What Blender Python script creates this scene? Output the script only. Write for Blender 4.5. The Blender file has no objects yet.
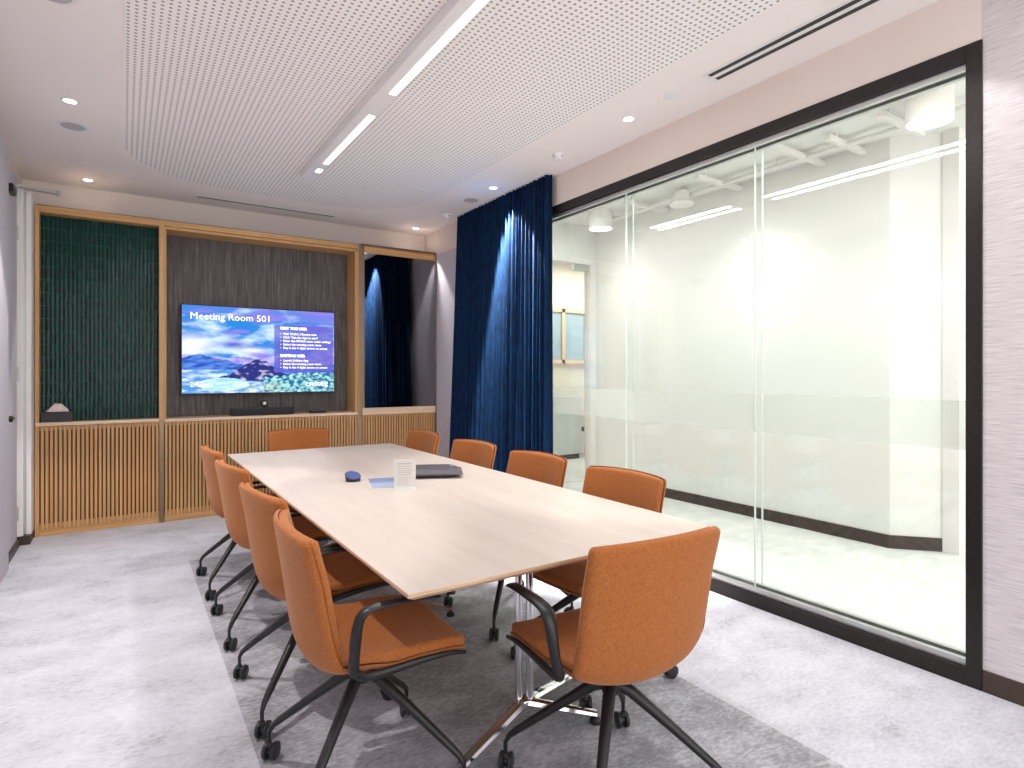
import bpy, bmesh, math, random
from mathutils import Vector, Matrix, noise
random.seed(7)
SC = bpy.context.scene
COL = SC.collection
PI = math.pi

# ------------------------------------------------------------------ helpers
class MB:
    """collects shapes and links them as ONE mesh object"""
    def __init__(s): s.bm = bmesh.new(); s.mi = 0
    def _f(s, vs):
        try:
            f = s.bm.faces.new(vs); f.material_index = s.mi; return f
        except ValueError: return None
    def box(s, x0, x1, y0, y1, z0, z1, bev=0, M=None, seg=2):
        x0, x1 = min(x0, x1), max(x0, x1); y0, y1 = min(y0, y1), max(y0, y1); z0, z1 = min(z0, z1), max(z0, z1)
        v = [s.bm.verts.new(p) for p in ((x0,y0,z0),(x1,y0,z0),(x1,y1,z0),(x0,y1,z0),(x0,y0,z1),(x1,y0,z1),(x1,y1,z1),(x0,y1,z1))]
        fs = [s._f([v[i] for i in q]) for q in ((3,2,1,0),(4,5,6,7),(0,1,5,4),(1,2,6,5),(2,3,7,6),(3,0,4,7))]
        if bev:
            es = list({e for f in fs for e in f.edges})
            r = bmesh.ops.bevel(s.bm, geom=es, offset=bev, segments=seg, affect='EDGES', profile=.5, material=s.mi)
            if M:
                vs = {w for f in r['faces'] for w in f.verts} | {w for w in v if w.is_valid}
                bmesh.ops.transform(s.bm, matrix=M, verts=list(vs))
        elif M: bmesh.ops.transform(s.bm, matrix=M, verts=v)
        return s
    def prism(s, pts, z0, z1):
        a = [s.bm.verts.new((x, y, z0)) for x, y in pts]; b = [s.bm.verts.new((x, y, z1)) for x, y in pts]
        s._f(a[::-1]); s._f(b)
        n = len(pts)
        for i in range(n): s._f([a[i], a[(i+1) % n], b[(i+1) % n], b[i]])
        return s
    def lathe(s, prof, n=24, M=None, loop=False):
        rings = []
        allv = []
        for r, z in prof:
            if r < 1e-6: ring = [s.bm.verts.new((0, 0, z))]
            else: ring = [s.bm.verts.new((r*math.cos(2*PI*i/n), r*math.sin(2*PI*i/n), z)) for i in range(n)]
            rings.append(ring); allv += ring
        for A, B in zip(rings, rings[1:]):
            for i in range(n):
                j = (i+1) % n
                if len(A) == 1 and len(B) == 1: continue
                if len(A) == 1: s._f([A[0], B[j], B[i]])
                elif len(B) == 1: s._f([A[i], A[j], B[0]])
                else: s._f([A[i], A[j], B[j], B[i]])
        if loop:
            for i in range(n): s._f([rings[-1][i], rings[-1][(i+1) % n], rings[0][(i+1) % n], rings[0][i]])
        else:
            if len(rings[0]) > 1: s._f(rings[0][::-1])
            if len(rings[-1]) > 1: s._f(rings[-1])
        if M: bmesh.ops.transform(s.bm, matrix=M, verts=allv)
        return s
    def tube(s, pts, r, n=10, ry=None, up=(1, 0, 0)):
        """sweep an ellipse (r across 'up' axis, ry the other way) along pts; r, ry may be lists"""
        pts = [Vector(p) for p in pts]; m = len(pts)
        rl = r if isinstance(r, (list, tuple)) else [r]*m
        ryl = rl if ry is None else (ry if isinstance(ry, (list, tuple)) else [ry]*m)
        rings = []
        for k, p in enumerate(pts):
            t = (pts[min(k+1, m-1)] - pts[max(k-1, 0)]).normalized()
            a = Vector(up); a = (a - t*a.dot(t))
            if a.length < 1e-4: a = Vector((0, 1, 0)); a = a - t*a.dot(t)
            a.normalize(); b = t.cross(a)
            rings.append([s.bm.verts.new(p + a*rl[k]*math.cos(2*PI*i/n) + b*ryl[k]*math.sin(2*PI*i/n)) for i in range(n)])
        for A, B in zip(rings, rings[1:]):
            for i in range(n): s._f([A[i], A[(i+1) % n], B[(i+1) % n], B[i]])
        s._f(rings[0][::-1]); s._f(rings[-1])
        return s
    def shell(s, fa, fb, nu, nv, us=None, vs=None):
        """closed solid between two parametric sheets"""
        us = us or [i/nu for i in range(nu+1)]; vs = vs or [j/nv for j in range(nv+1)]
        A = [[s.bm.verts.new(fa(u, v)) for v in vs] for u in us]
        B = [[s.bm.verts.new(fb(u, v)) for v in vs] for u in us]
        nu = len(us)-1; nv = len(vs)-1
        for i in range(nu):
            for j in range(nv):
                s._f([A[i][j], A[i+1][j], A[i+1][j+1], A[i][j+1]]); s._f([B[i][j+1], B[i+1][j+1], B[i+1][j], B[i][j]])
        for i in range(nu):
            s._f([A[i+1][0], A[i][0], B[i][0], B[i+1][0]]); s._f([A[i][nv], A[i+1][nv], B[i+1][nv], B[i][nv]])
        for j in range(nv):
            s._f([A[0][j], A[0][j+1], B[0][j+1], B[0][j]]); s._f([A[nu][j+1], A[nu][j], B[nu][j], B[nu][j+1]])
        return s
    def build(s, name, mat, parent=None, smooth=False, loc=(0, 0, 0), rz=0, angle=40):
        bmesh.ops.recalc_face_normals(s.bm, faces=s.bm.faces)
        me = bpy.data.meshes.new(name)
        if smooth:
            for f in s.bm.faces: f.smooth = True
            for e in s.bm.edges:
                if len(e.link_faces) == 2 and e.calc_face_angle(0) > math.radians(angle): e.smooth = False
        s.bm.to_mesh(me); s.bm.free()
        for m in (mat if isinstance(mat, (list, tuple)) else [mat]): me.materials.append(m)
        o = bpy.data.objects.new(name, me); COL.objects.link(o)
        o.location = loc; o.rotation_euler = (0, 0, rz)
        if parent: o.parent = parent
        return o

def tag(o, label=None, cat=None, group=None, kind=None):
    if label: o['label'] = label
    if cat: o['category'] = cat
    if group: o['group'] = group
    if kind: o['kind'] = kind
    return o
def thing(name, label, cat, loc=(0, 0, 0), rz=0, group=None):
    o = bpy.data.objects.new(name, None); COL.objects.link(o)
    o.location = loc; o.rotation_euler = (0, 0, rz); o.empty_display_size = .1
    return tag(o, label, cat, group)
def copy_tree(o, parent=None):
    c = o.copy(); COL.objects.link(c); c.parent = parent
    for ch in [k for k in bpy.data.objects if k.parent == o]: copy_tree(ch, c)
    return c
def struct(o): o['kind'] = 'structure'; return o
def catmull(P, n):
    P = [Vector(p) for p in P]; P = [2*P[0]-P[1]] + P + [2*P[-1]-P[-2]]
    out = []
    for k in range(1, len(P)-2):
        a, b, c, d = P[k-1:k+3]
        for i in range(n):
            t = i/n
            out.append(.5*((2*b)+(c-a)*t+(2*a-5*b+4*c-d)*t*t+(3*b-a-3*c+d)*t**3))
    out.append(P[-2]); return out

# ------------------------------------------------------------------ materials
def base(name):
    m = bpy.data.materials.new(name); m.use_nodes = True
    nt = m.node_tree; return m, nt, nt.nodes['Principled BSDF']
def N(nt, t, **kw):
    n = nt.nodes.new(t)
    for k, v in kw.items():
        if hasattr(n, k) and k not in ('Scale',): setattr(n, k, v)
    return n
def coords(nt, scale=(1, 1, 1), rot=(0, 0, 0), kind='Object'):
    c = N(nt, 'ShaderNodeTexCoord'); mp = N(nt, 'ShaderNodeMapping')
    mp.inputs['Scale'].default_value = scale; mp.inputs['Rotation'].default_value = rot
    nt.links.new(c.outputs[kind], mp.inputs['Vector']); return mp.outputs['Vector']
def ramp(nt, fac, stops):
    r = N(nt, 'ShaderNodeValToRGB'); e = r.color_ramp.elements
    while len(e) < len(stops): e.new(.5)
    for k, (p, c) in enumerate(stops): e[k].position = p; e[k].color = (*c, 1)
    nt.links.new(fac, r.inputs['Fac']); return r.outputs['Color']
def noise_(nt, vec, scale, detail=4, rough=.55):
    n = N(nt, 'ShaderNodeTexNoise'); n.inputs['Scale'].default_value = scale; n.inputs['Detail'].default_value = detail
    n.inputs['Roughness'].default_value = rough; nt.links.new(vec, n.inputs['Vector']); return n.outputs['Fac']
def bump(nt, b, h, s=.3, d=.01):
    n = N(nt, 'ShaderNodeBump'); n.inputs['Strength'].default_value = s; n.inputs['Distance'].default_value = d
    nt.links.new(h, n.inputs['Height']); nt.links.new(n.outputs['Normal'], b.inputs['Normal'])
def flat(name, c, rough=.6, metal=0, vary=.04, sc=8, coat=0, spec=.5):
    m, nt, b = base(name)
    v = coords(nt); f = noise_(nt, v, sc)
    nt.links.new(ramp(nt, f, [(.3, tuple(x*(1-vary) for x in c)), (.7, tuple(min(1, x*(1+vary)) for x in c))]), b.inputs['Base Color'])
    b.inputs['Roughness'].default_value = rough; b.inputs['Metallic'].default_value = metal
    b.inputs['Coat Weight'].default_value = coat; b.inputs['Specular IOR Level'].default_value = spec
    return m
def streaks(name, c1, c2, scale, rough=.8, bs=.2, c3=None, sc=1., det=6):
    m, nt, b = base(name); v = coords(nt, scale); f = noise_(nt, v, sc, det, .65)
    st = [(.36, c1), (.64, c2)] if not c3 else [(.32, c1), (.52, c2), (.7, c3)]
    nt.links.new(ramp(nt, f, st), b.inputs['Base Color']); b.inputs['Roughness'].default_value = rough
    if bs: bump(nt, b, f, bs, .004)
    return m
def wood(name, c1, c2, grain='z', rough=.45):
    s = {'z': (60, 60, 1.5), 'x': (1.5, 60, 60), 'y': (60, 1.5, 60)}[grain]
    return streaks(name, c1, c2, s, rough, .06)
def emit(name, c, s):
    m, nt, b = base(name); nt.nodes.remove(b)
    e = N(nt, 'ShaderNodeEmission'); e.inputs['Color'].default_value = (*c, 1); e.inputs['Strength'].default_value = s
    nt.links.new(e.outputs[0], nt.nodes['Material Output'].inputs[0]); return m
def glass_thin(name, tint, rough=0., extra=0.):
    m, nt, b = base(name); nt.nodes.remove(b)
    t = N(nt, 'ShaderNodeBsdfTransparent'); t.inputs['Color'].default_value = (*tint, 1)
    g = N(nt, 'ShaderNodeBsdfGlossy'); g.inputs['Roughness'].default_value = rough
    fr = N(nt, 'ShaderNodeFresnel'); ge = N(nt, 'ShaderNodeNewGeometry')
    io = N(nt, 'ShaderNodeMapRange'); io.inputs['To Min'].default_value = 1.45; io.inputs['To Max'].default_value = 1/1.45   # the thin pane never reflects totally inside
    nt.links.new(ge.outputs['Backfacing'], io.inputs['Value']); nt.links.new(io.outputs[0], fr.inputs['IOR'])
    mx = N(nt, 'ShaderNodeMixShader'); nt.links.new(fr.outputs[0], mx.inputs['Fac'])
    nt.links.new(t.outputs[0], mx.inputs[1]); nt.links.new(g.outputs[0], mx.inputs[2])
    nt.links.new(mx.outputs[0], nt.nodes['Material Output'].inputs[0]); return m

OAK = ((.50, .265, .10), (.66, .385, .16))
M = {}
M['white'] = flat('ceiling_paint', (.90, .845, .815), .9, vary=.012, sc=2)
M['beige'] = flat('beige_paint', (.80, .71, .65), .85, vary=.015, sc=3)
M['corr_white'] = flat('corridor_paint', (.83, .835, .82), .8, vary=.01, sc=2)
M['trim_white'] = flat('white_lacquer', (.82, .80, .79), .4, vary=.01)
M['black'] = flat('black_plastic', (.018, .018, .02), .45, vary=.15, sc=30)
M['black_metal'] = flat('black_powder_coat', (.022, .021, .022), .38, .3, vary=.15, sc=40)
M['frame'] = flat('dark_bronze_frame', (.022, .018, .017), .35, .4, vary=.2, sc=60)
M['base'] = flat('dark_brown_skirting', (.05, .032, .024), .45, vary=.1)
M['chrome'] = flat('chrome', (.82, .82, .84), .09, 1., vary=.02)
M['alu'] = flat('aluminium', (.55, .56, .55), .35, .9, vary=.03)
M['bronze'] = flat('bronze_edge', (.30, .21, .13), .3, .8, vary=.08)
M['oak_z'] = wood('oak_vertical', *OAK, 'z'); M['oak_x'] = wood('oak_horizontal', *OAK, 'x'); M['oak_y'] = wood('oak_depth', *OAK, 'y')
M['dark_wood'] = flat('slat_backing', (.17, .075, .028), .8, vary=.1)
M['sill'] = wood('pale_oak_counter', (.72, .50, .33), (.84, .63, .45), 'x', .35)
M['table'] = streaks('whitewashed_table_top', (.57, .49, .43), (.62, .545, .485), (14, 1.2, 14), .42, 0)
M['table_edge'] = streaks('plywood_edge', (.50, .33, .20), (.68, .48, .32), (3, 3, 200), .5, 0)
M['panel_wall'] = streaks('lilac_fabric_panel', (.53, .505, .56), (.60, .575, .63), (90, 90, 90), .95, .12)
M['wallcover'] = streaks('streaked_wallcovering', (.042, .036, .036), (.088, .076, .074), (48, 48, 3.4), .6, .3, (.18, .158, .148))
M['wallpaper'] = streaks('horizontal_grasscloth', (.50, .465, .48), (.66, .62, .64), (9, 9, 230), .85, .25, (.76, .73, .745))
M['leather_grey'] = flat('dark_grey_nylon', (.085, .075, .09), .5, vary=.15, sc=20)
M['navy'] = flat('navy_plastic', (.035, .05, .11), .3, vary=.1)
M['paper'] = flat('white_paper', (.80, .76, .74), .8, vary=.01)
M['paper_blue'] = flat('blue_printed_card', (.22, .29, .46), .35, vary=.12, sc=40)
M['paper_blue2'] = flat('pale_blue_printed_card', (.40, .46, .62), .35, vary=.1, sc=40)
M['ink'] = flat('grey_ink', (.22, .21, .22), .8)
M['tissue'] = flat('tissue', (.82, .66, .62), .9)
M['led'] = emit('led_lens', (1, .98, .98), 3)
M['led_dl'] = emit('downlight_lens', (1, .95, .9), 4)
M['led_corr'] = emit('corridor_lamp_lens', (1, .98, .95), 6)
M['glass'] = glass_thin('clear_glass', (.965, .978, .967))
M['glass_edge'] = flat('glass_edge', (.72, .80, .75), .2, vary=.02)
M['acrylic'] = glass_thin('acrylic', (.97, .98, .98))

def fabric(name, c1, c2):
    m, nt, b = base(name); v = coords(nt); f = noise_(nt, v, 420, 3, .7); g = noise_(nt, v, 190, 3, .6)
    mx = N(nt, 'ShaderNodeMath', operation='ADD'); nt.links.new(f, mx.inputs[0]); nt.links.new(g, mx.inputs[1])
    h = N(nt, 'ShaderNodeMath', operation='MULTIPLY'); h.inputs[1].default_value = .5; nt.links.new(mx.outputs[0], h.inputs[0])
    nt.links.new(ramp(nt, h.outputs[0], [(.40, c1), (.60, c2)]), b.inputs['Base Color'])
    b.inputs['Roughness'].default_value = .95; b.inputs['Sheen Weight'].default_value = .25; b.inputs['Sheen Roughness'].default_value = .5
    b.inputs['Sheen Tint'].default_value = (1, .7, .5, 1); b.inputs['Specular IOR Level'].default_value = .2
    bump(nt, b, f, .35, .002); return m
M['fabric'] = fabric('rust_orange_wool', (.29, .088, .022), (.45, .158, .045))

def velvet():
    m, nt, b = base('blue_velvet'); v = coords(nt, (1, 1, .25)); f = noise_(nt, v, 40, 4, .6)
    nt.links.new(ramp(nt, f, [(.3, (.0006, .0065, .023)), (.7, (.0024, .024, .078))]), b.inputs['Base Color'])
    b.inputs['Roughness'].default_value = .75; b.inputs['Sheen Weight'].default_value = .10; b.inputs['Sheen Roughness'].default_value = .35
    b.inputs['Sheen Tint'].default_value = (.08, .42, 1, 1); b.inputs['Specular IOR Level'].default_value = .12
    bump(nt, b, f, .3, .004); return m
M['velvet'] = velvet()

def tile_mat():
    m, nt, b = base('green_glazed_tile'); v = coords(nt, (34, 1, 9.7)); f = noise_(nt, v, 1.3, 2, .5)
    nt.links.new(ramp(nt, f, [(.3, (.002, .018, .015)), (.6, (.006, .046, .038)), (.8, (.012, .075, .064))]), b.inputs['Base Color'])
    b.inputs['Roughness'].default_value = .12; b.inputs['Specular IOR Level'].default_value = .22
    g = noise_(nt, coords(nt), 45, 2, .5); bump(nt, b, g, .35, .004); return m
M['tile'] = tile_mat()
M['lit_grout'] = flat('green_grout_lit_edges', (.045, .16, .14), .8)  # pale tone also stands in for light caught on the tiles' top edges

def mirror_mat():
    m, nt, b = base('smoked_mirror')
    f = noise_(nt, coords(nt), 3)
    nt.links.new(ramp(nt, f, [(.3, (.30, .30, .32)), (.7, (.31, .31, .33))]), b.inputs['Base Color'])
    b.inputs['Metallic'].default_value = 1; b.inputs['Roughness'].default_value = .015; return m
M['mirror'] = mirror_mat()

def carpet():
    m, nt, b = base('mottled_carpet_tiles')
    v = coords(nt); L = nt.links
    sep = N(nt, 'ShaderNodeSeparateXYZ'); L.new(v, sep.inputs[0])
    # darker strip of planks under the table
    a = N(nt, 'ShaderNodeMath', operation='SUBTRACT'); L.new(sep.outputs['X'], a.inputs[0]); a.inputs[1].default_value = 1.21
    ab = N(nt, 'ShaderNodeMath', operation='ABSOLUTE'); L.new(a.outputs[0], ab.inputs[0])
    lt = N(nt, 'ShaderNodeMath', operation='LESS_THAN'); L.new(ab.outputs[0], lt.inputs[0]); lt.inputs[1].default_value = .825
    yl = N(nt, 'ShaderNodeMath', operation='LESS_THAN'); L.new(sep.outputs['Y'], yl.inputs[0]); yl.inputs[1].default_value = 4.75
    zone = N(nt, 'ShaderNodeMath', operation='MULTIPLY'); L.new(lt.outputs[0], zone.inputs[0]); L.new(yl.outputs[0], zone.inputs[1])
    br = N(nt, 'ShaderNodeTexBrick'); br.offset = .5
    br.inputs['Scale'].default_value = 1; br.inputs['Brick Width'].default_value = 1.0; br.inputs['Row Height'].default_value = .5
    br.inputs['Mortar Size'].default_value = .0; br.inputs['Bias'].default_value = 0
    br.inputs['Color1'].default_value = (.0, .0, .0, 1); br.inputs['Color2'].default_value = (1, 1, 1, 1)
    vm = coords(nt, (1, 1, 1), (0, 0, PI/2)); L.new(vm, br.inputs['Vector'])
    n1 = noise_(nt, coords(nt, (1.0, 1.6, 1), (0, 0, .5)), 3.2, 6, .65); n2 = noise_(nt, coords(nt, (1, 2.2, 1), (0, 0, .6)), 34, 5, .72)
    s1 = N(nt, 'ShaderNodeMath', operation='MULTIPLY_ADD'); L.new(n2, s1.inputs[0]); s1.inputs[1].default_value = .62; 
    s2 = N(nt, 'ShaderNodeMath', operation='MULTIPLY'); L.new(n1, s2.inputs[0]); s2.inputs[1].default_value = .62; L.new(s2.outputs[0], s1.inputs[2])
    bw = N(nt, 'ShaderNodeRGBToBW'); L.new(br.outputs['Color'], bw.inputs[0])
    s3 = N(nt, 'ShaderNodeMath', operation='MULTIPLY_ADD'); L.new(bw.outputs[0], s3.inputs[0]); s3.inputs[1].default_value = .05; L.new(s1.outputs[0], s3.inputs[2])
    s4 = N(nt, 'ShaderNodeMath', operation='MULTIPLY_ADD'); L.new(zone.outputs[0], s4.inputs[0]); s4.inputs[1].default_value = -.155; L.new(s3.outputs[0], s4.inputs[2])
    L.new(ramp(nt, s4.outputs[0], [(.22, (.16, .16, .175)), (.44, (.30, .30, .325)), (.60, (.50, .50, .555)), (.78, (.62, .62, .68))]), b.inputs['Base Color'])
    b.inputs['Roughness'].default_value = .95; b.inputs['Specular IOR Level'].default_value = .15
    bump(nt, b, noise_(nt, v, 240, 2, .7), .35, .004)
    return m
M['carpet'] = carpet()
M['carpet_light'] = streaks('pale_corridor_carpet', (.60, .61, .60), (.72, .73, .72), (5, 8, 5), .95, 0)

def perforated():
    m, nt, b = base('perforated_board'); L = nt.links
    v = coords(nt); sep = N(nt, 'ShaderNodeSeparateXYZ'); L.new(v, sep.inputs[0])
    P = .032
    def cell(out):
        d = N(nt, 'ShaderNodeMath', operation='DIVIDE'); L.new(out, d.inputs[0]); d.inputs[1].default_value = P
        f = N(nt, 'ShaderNodeMath', operation='FRACT'); a = N(nt, 'ShaderNodeMath', operation='ADD'); a.inputs[1].default_value = 1000; L.new(d.outputs[0], a.inputs[0]); L.new(a.outputs[0], f.inputs[0])
        s = N(nt, 'ShaderNodeMath', operation='SUBTRACT'); L.new(f.outputs[0], s.inputs[0]); s.inputs[1].default_value = .5
        q = N(nt, 'ShaderNodeMath', operation='MULTIPLY'); L.new(s.outputs[0], q.inputs[0]); L.new(s.outputs[0], q.inputs[1]); return q.outputs[0]
    a = N(nt, 'ShaderNodeMath', operation='ADD'); L.new(cell(sep.outputs['X']), a.inputs[0]); L.new(cell(sep.outputs['Y']), a.inputs[1])
    lt = N(nt, 'ShaderNodeMath', operation='LESS_THAN'); L.new(a.outputs[0], lt.inputs[0]); lt.inputs[1].default_value = .23**2
    mx = N(nt, 'ShaderNodeMix', data_type='RGBA'); L.new(lt.outputs[0], mx.inputs['Factor'])
    mx.inputs['A'].default_value = (.92, .885, .865, 1); mx.inputs['B'].default_value = (.36, .32, .31, 1)
    L.new(mx.outputs['Result'], b.inputs['Base Color']); b.inputs['Roughness'].default_value = .9; return m
M['perf'] = perforated()

def frost():
    m, nt, b = base('frosted_film'); nt.nodes.remove(b)
    t = N(nt, 'ShaderNodeBsdfTransparent'); t.inputs['Color'].default_value = (.97, .98, .97, 1)
    d = N(nt, 'ShaderNodeBsdfTranslucent'); d.inputs['Color'].default_value = (.98, .98, .96, 1)
    e = N(nt, 'ShaderNodeBsdfDiffuse'); e.inputs['Color'].default_value = (.8, .8, .78, 1)
    a = N(nt, 'ShaderNodeMixShader'); nt.links.new(d.outputs[0], a.inputs[1]); nt.links.new(e.outputs[0], a.inputs[2]); a.inputs[0].default_value = .12
    mx = N(nt, 'ShaderNodeMixShader'); mx.inputs[0].default_value = .25
    nt.links.new(t.outputs[0], mx.inputs[1]); nt.links.new(a.outputs[0], mx.inputs[2])
    nt.links.new(mx.outputs[0], nt.nodes['Material Output'].inputs[0]); return m
M['frost'] = frost()

# ------------------------------------------------------------------ dimensions
CH = 2.985            # ceiling height
XR = 3.01             # face of the right wall
XL = -.725            # face of the left wall
YB = 6.45             # back wall
YF = 6.13             # front plane of the joinery
YN = -1.6             # where the modelled part of the room ends, behind the camera
G0, G1 = .966, 4.62   # the glazed opening along y
HF = 2.735            # top of the glazing frame
CZ = 3.14             # corridor ceiling

# ------------------------------------------------------------------ setting
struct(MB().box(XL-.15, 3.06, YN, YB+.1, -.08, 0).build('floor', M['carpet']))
struct(MB().box(3.06, 8.2, YN, 9.2, -.08, 0).build('floor_corridor', M['carpet_light']))
c = struct(MB().box(XL-.15, XR+.13, YN, YB+.1, CH, CH+.1).build('ceiling', M['white']))
# perforated acoustic field with rounded far corners, part of the ceiling
pts = [(0, YN), (2.43, YN)]
R_ = .75
for k in range(13): a = k/12*PI/2; pts.append((2.43-R_+R_*math.cos(a), 5.78-R_+R_*math.sin(a)))
for k in range(13): a = PI/2+k/12*PI/2; pts.append((R_+R_*math.cos(a), 5.78-R_+R_*math.sin(a)))
MB().prism(pts, CH-.004, CH+.001).build('perforated_panel', M['perf'], c)
struct(MB().box(XL-.1, XL, YN, YB+.1, 0, CH).build('wall_left', M['beige']))
struct(MB().box(XL-.1, XR+.13, YB, YB+.1, 0, CH).build('wall_back', M['beige']))
# right wall: soffit band above the glazing, far stretch with lilac panel, near stretch with wallpaper
wr = struct(MB().box(XR, XR+.13, YN, YB, HF, CH+.2).box(XR, XR+.13, G1, YB, 0, HF).box(XR+.004, XR+.13, YN, G0, 0, HF).build('wall_right', M['beige']))
MB().box(XR-.008, XR, G1, YF-.004, .0, 2.70).build('fabric_panel', M['panel_wall'], wr)
MB().box(XR-.002, XR+.004, YN, G0, .09, CH-.001).build('wallpaper', M['wallpaper'], wr)
struct(MB().box(XR-.012, XR+.004, YN, G0-.002, 0, .09, .002).build('baseboard_right', M['base']))
# left side: lilac panelled wall, a flush door at its far end, white pier beside the cabinets
wl = struct(MB().box(XL+.001, -.655, YN, 5.22, .0, 2.86).build('wall_left_panel', M['panel_wall']))
d = struct(MB().box(XL+.002, -.69, 5.235, 5.885, .05, 2.84).build('door_1', M['panel_wall']))
MB().box(XL+.002, -.672, 5.235, 5.885, .0, .048).build('door_seal', M['base'], d)
h = MB(); h.lathe([(.012, 0), (.012, .03), (.022, .032), (.022, .05), (.0, .052)], 14, Matrix.Translation((-.69, 5.275, 1.02)) @ Matrix.Rotation(PI/2, 4, 'Y'))
h.box(-.65, -.638, 5.265, 5.36, 1.012, 1.028, .004); h.build('door_handle', M['black_metal'], d, True)
for z in (.25, 1.33, 2.42):
    MB().lathe([(.0, -.055), (.008, -.055), (.008, .055), (0, .055)], 10, Matrix.Translation((-.688, 5.893, z))).build('hinge', M['alu'], d, True)
MB().box(-.69, -.655, 5.44, 5.60, 2.63, 2.69, .01).build('closer_body', M['black_metal'], d)
k = MB(); k.tube([(-.672, 5.56, 2.695), (-.43, 5.80, 2.735)], .007, 8, .005, (0, 0, 1)).tube([(-.43, 5.80, 2.755), (-.66, 5.80, 2.755)], .007, 8, .005, (0, 0, 1))
k.lathe([(0, -.02), (.014, -.02), (.014, .02), (0, .02)], 10, Matrix.Translation((-.43, 5.80, 2.745))); k.build('closer_arm', M['alu'], d, True)
t = struct(MB().box(XL+.002, -.655, 5.90, 5.98, .07, 2.80).box(-.64, -.61, 5.955, 6.13, .07, 2.76).build('trim_1', M['trim_white']))
MB().box(-.655, -.64, 5.965, 6.13, .07, 2.76).build('shadow_gap', M['alu'], t)
MB().box(XL+.002, -.612, 5.895, 6.13, 0, .07).build('plinth', M['base'], t)

# glazing: dark frame, inner channel, two skins of glass with butt joints, frosted band
w = struct(MB().box(XR-.012, XR+.14, G0, G0+.058, 0, HF, .002).box(XR-.012, XR+.14, G1-.06, G1, 0, HF, .002)
           .box(XR-.012, XR+.14, G0+.058, G1-.06, 2.665, HF, .002).box(XR-.012, XR+.14, G0+.058, G1-.06, 0, .072, .002).build('window_1', M['frame']))
ch = MB()
for x in (3.035, 3.105): ch.box(x-.014, x+.014, G0+.058, G1-.06, .072, .102, .002).box(x-.014, x+.014, G0+.058, G1-.06, 2.640, 2.665, .002)
ch.build('glazing_channel', M['alu'], w)
joints = [G0+.058, 2.05, 3.09, G1-.06]
for x in (3.035, 3.105):
    for a, b_ in zip(joints, joints[1:]):
        g = MB(); g.box(x-.005, x+.005, a+.003, b_-.003, .085, 2.65)
        g.bm.faces.ensure_lookup_table()
        o = None
        for f in g.bm.faces:
            f.normal_update()
            f.material_index = 1 if abs(f.normal.y) > .5 else 0
        g.build('glass_pane', [M['glass'], M['glass_edge']], w)
MB().box(3.0285, 3.0295, G0+.06, G1-.062, 1.0, 1.215).build('frosted_band', M['frost'], w)

# ------------------------------------------------------------------ corridor beyond the glass
XC = 4.88
ang = [(XC, 2.15), (5.13, 1.87)]
def wallseg(p, q, t, z0, z1, mb):
    p, q = Vector(p), Vector(q); n = Vector((q.y-p.y, -(q.x-p.x))).normalized()
    if n.x < 0: n = -n
    mb.prism([tuple(p), tuple(q), tuple(q+n*t), tuple(p+n*t)], z0, z1)
mb = MB().box(XC, XC+.12, 2.15, 5.50, 0, CZ+.3); wallseg(ang[0], ang[1], .12, 0, CZ+.3, mb)
struct(mb.build('wall_corridor', M['corr_white']))
mb = MB().box(XC-.012, XC, 2.15, 5.50, 0, .10); wallseg((ang[0][0]-.012, ang[0][1]), (ang[1][0]-.012, ang[1][1]), .014, 0, .10, mb)
struct(mb.build('baseboard_corridor', M['base']))
struct(MB().box(5.10, 5.24, 1.78, 1.885, 0, CZ).build('trim_2', M['trim_white']))
struct(MB().box(XR+.13, 8.2, YN, 9.2, CZ, CZ+.1).build('ceiling_corridor', M['corr_white']))
struct(MB().box(7.4, 7.5, YN, 4.2, 0, CZ).build('wall_corridor_far', M['corr_white']))
# end wall of the corridor with a glazed door
struct(MB().box(XR+.13, 3.95, 5.50, 5.62, 0, CZ).box(3.95, 4.83, 5.50, 5.62, 2.71, CZ).box(4.83, 5.0, 5.50, 5.62, 0, CZ).build('wall_end', M['corr_white']))
d = struct(MB().box(3.95, 3.99, 5.49, 5.60, 0, 2.71).box(4.79, 4.83, 5.49, 5.60, 0, 2.71).box(3.99, 4.79, 5.49, 5.60, 2.67, 2.71).build('door_2', M['trim_white']))
MB().box(3.995, 4.785, 5.53, 5.542, .01, 2.665).build('door_pane', M['glass'], d)
MB().box(4.50, 4.74, 5.46, 5.525, 2.58, 2.65, .006).build('door_closer', M['alu'], d)
MB().tube([(4.68, 5.47, 2.60), (4.68, 5.47, .35)], .009, 8).build('door_handle', M['alu'], d, True)
struct(MB().box(XR+.13, 8.2, 7.6, 7.7, 0, CZ).build('wall_office', flat('cream_paint', (.84, .77, .68), .8)))
struct(MB().box(8.1, 8.2, 5.0, 7.6, 0, CZ).build('wall_office_side', M['corr_white']))
wo = struct(MB().box(5.3, 5.36, 7.54, 7.6, 1.5, 2.4).box(5.97, 6.03, 7.54, 7.6, 1.5, 2.4).box(6.45, 6.51, 7.54, 7.6, 1.5, 2.4).box(7.2, 7.26, 7.54, 7.6, 1.5, 2.4)
            .box(5.3, 7.26, 7.54, 7.6, 2.34, 2.4).box(5.3, 7.26, 7.54, 7.6, 1.5, 1.56).build('window_2', M['sill']))
M['blue_glass'] = flat('blue_tinted_glazing', (.38, .50, .60), .15, vary=.1, sc=2)
for a, b_ in ((5.36, 5.97), (6.03, 6.45), (6.51, 7.2)): MB().box(a, b_, 7.57, 7.585, 1.56, 2.34).build('pane', M['blue_glass'], wo)
cb = thing('office_cabinet', 'low pale grey cabinet with dark plinth seen through the glazed door', 'cabinet', (0, 0, 0))
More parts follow.
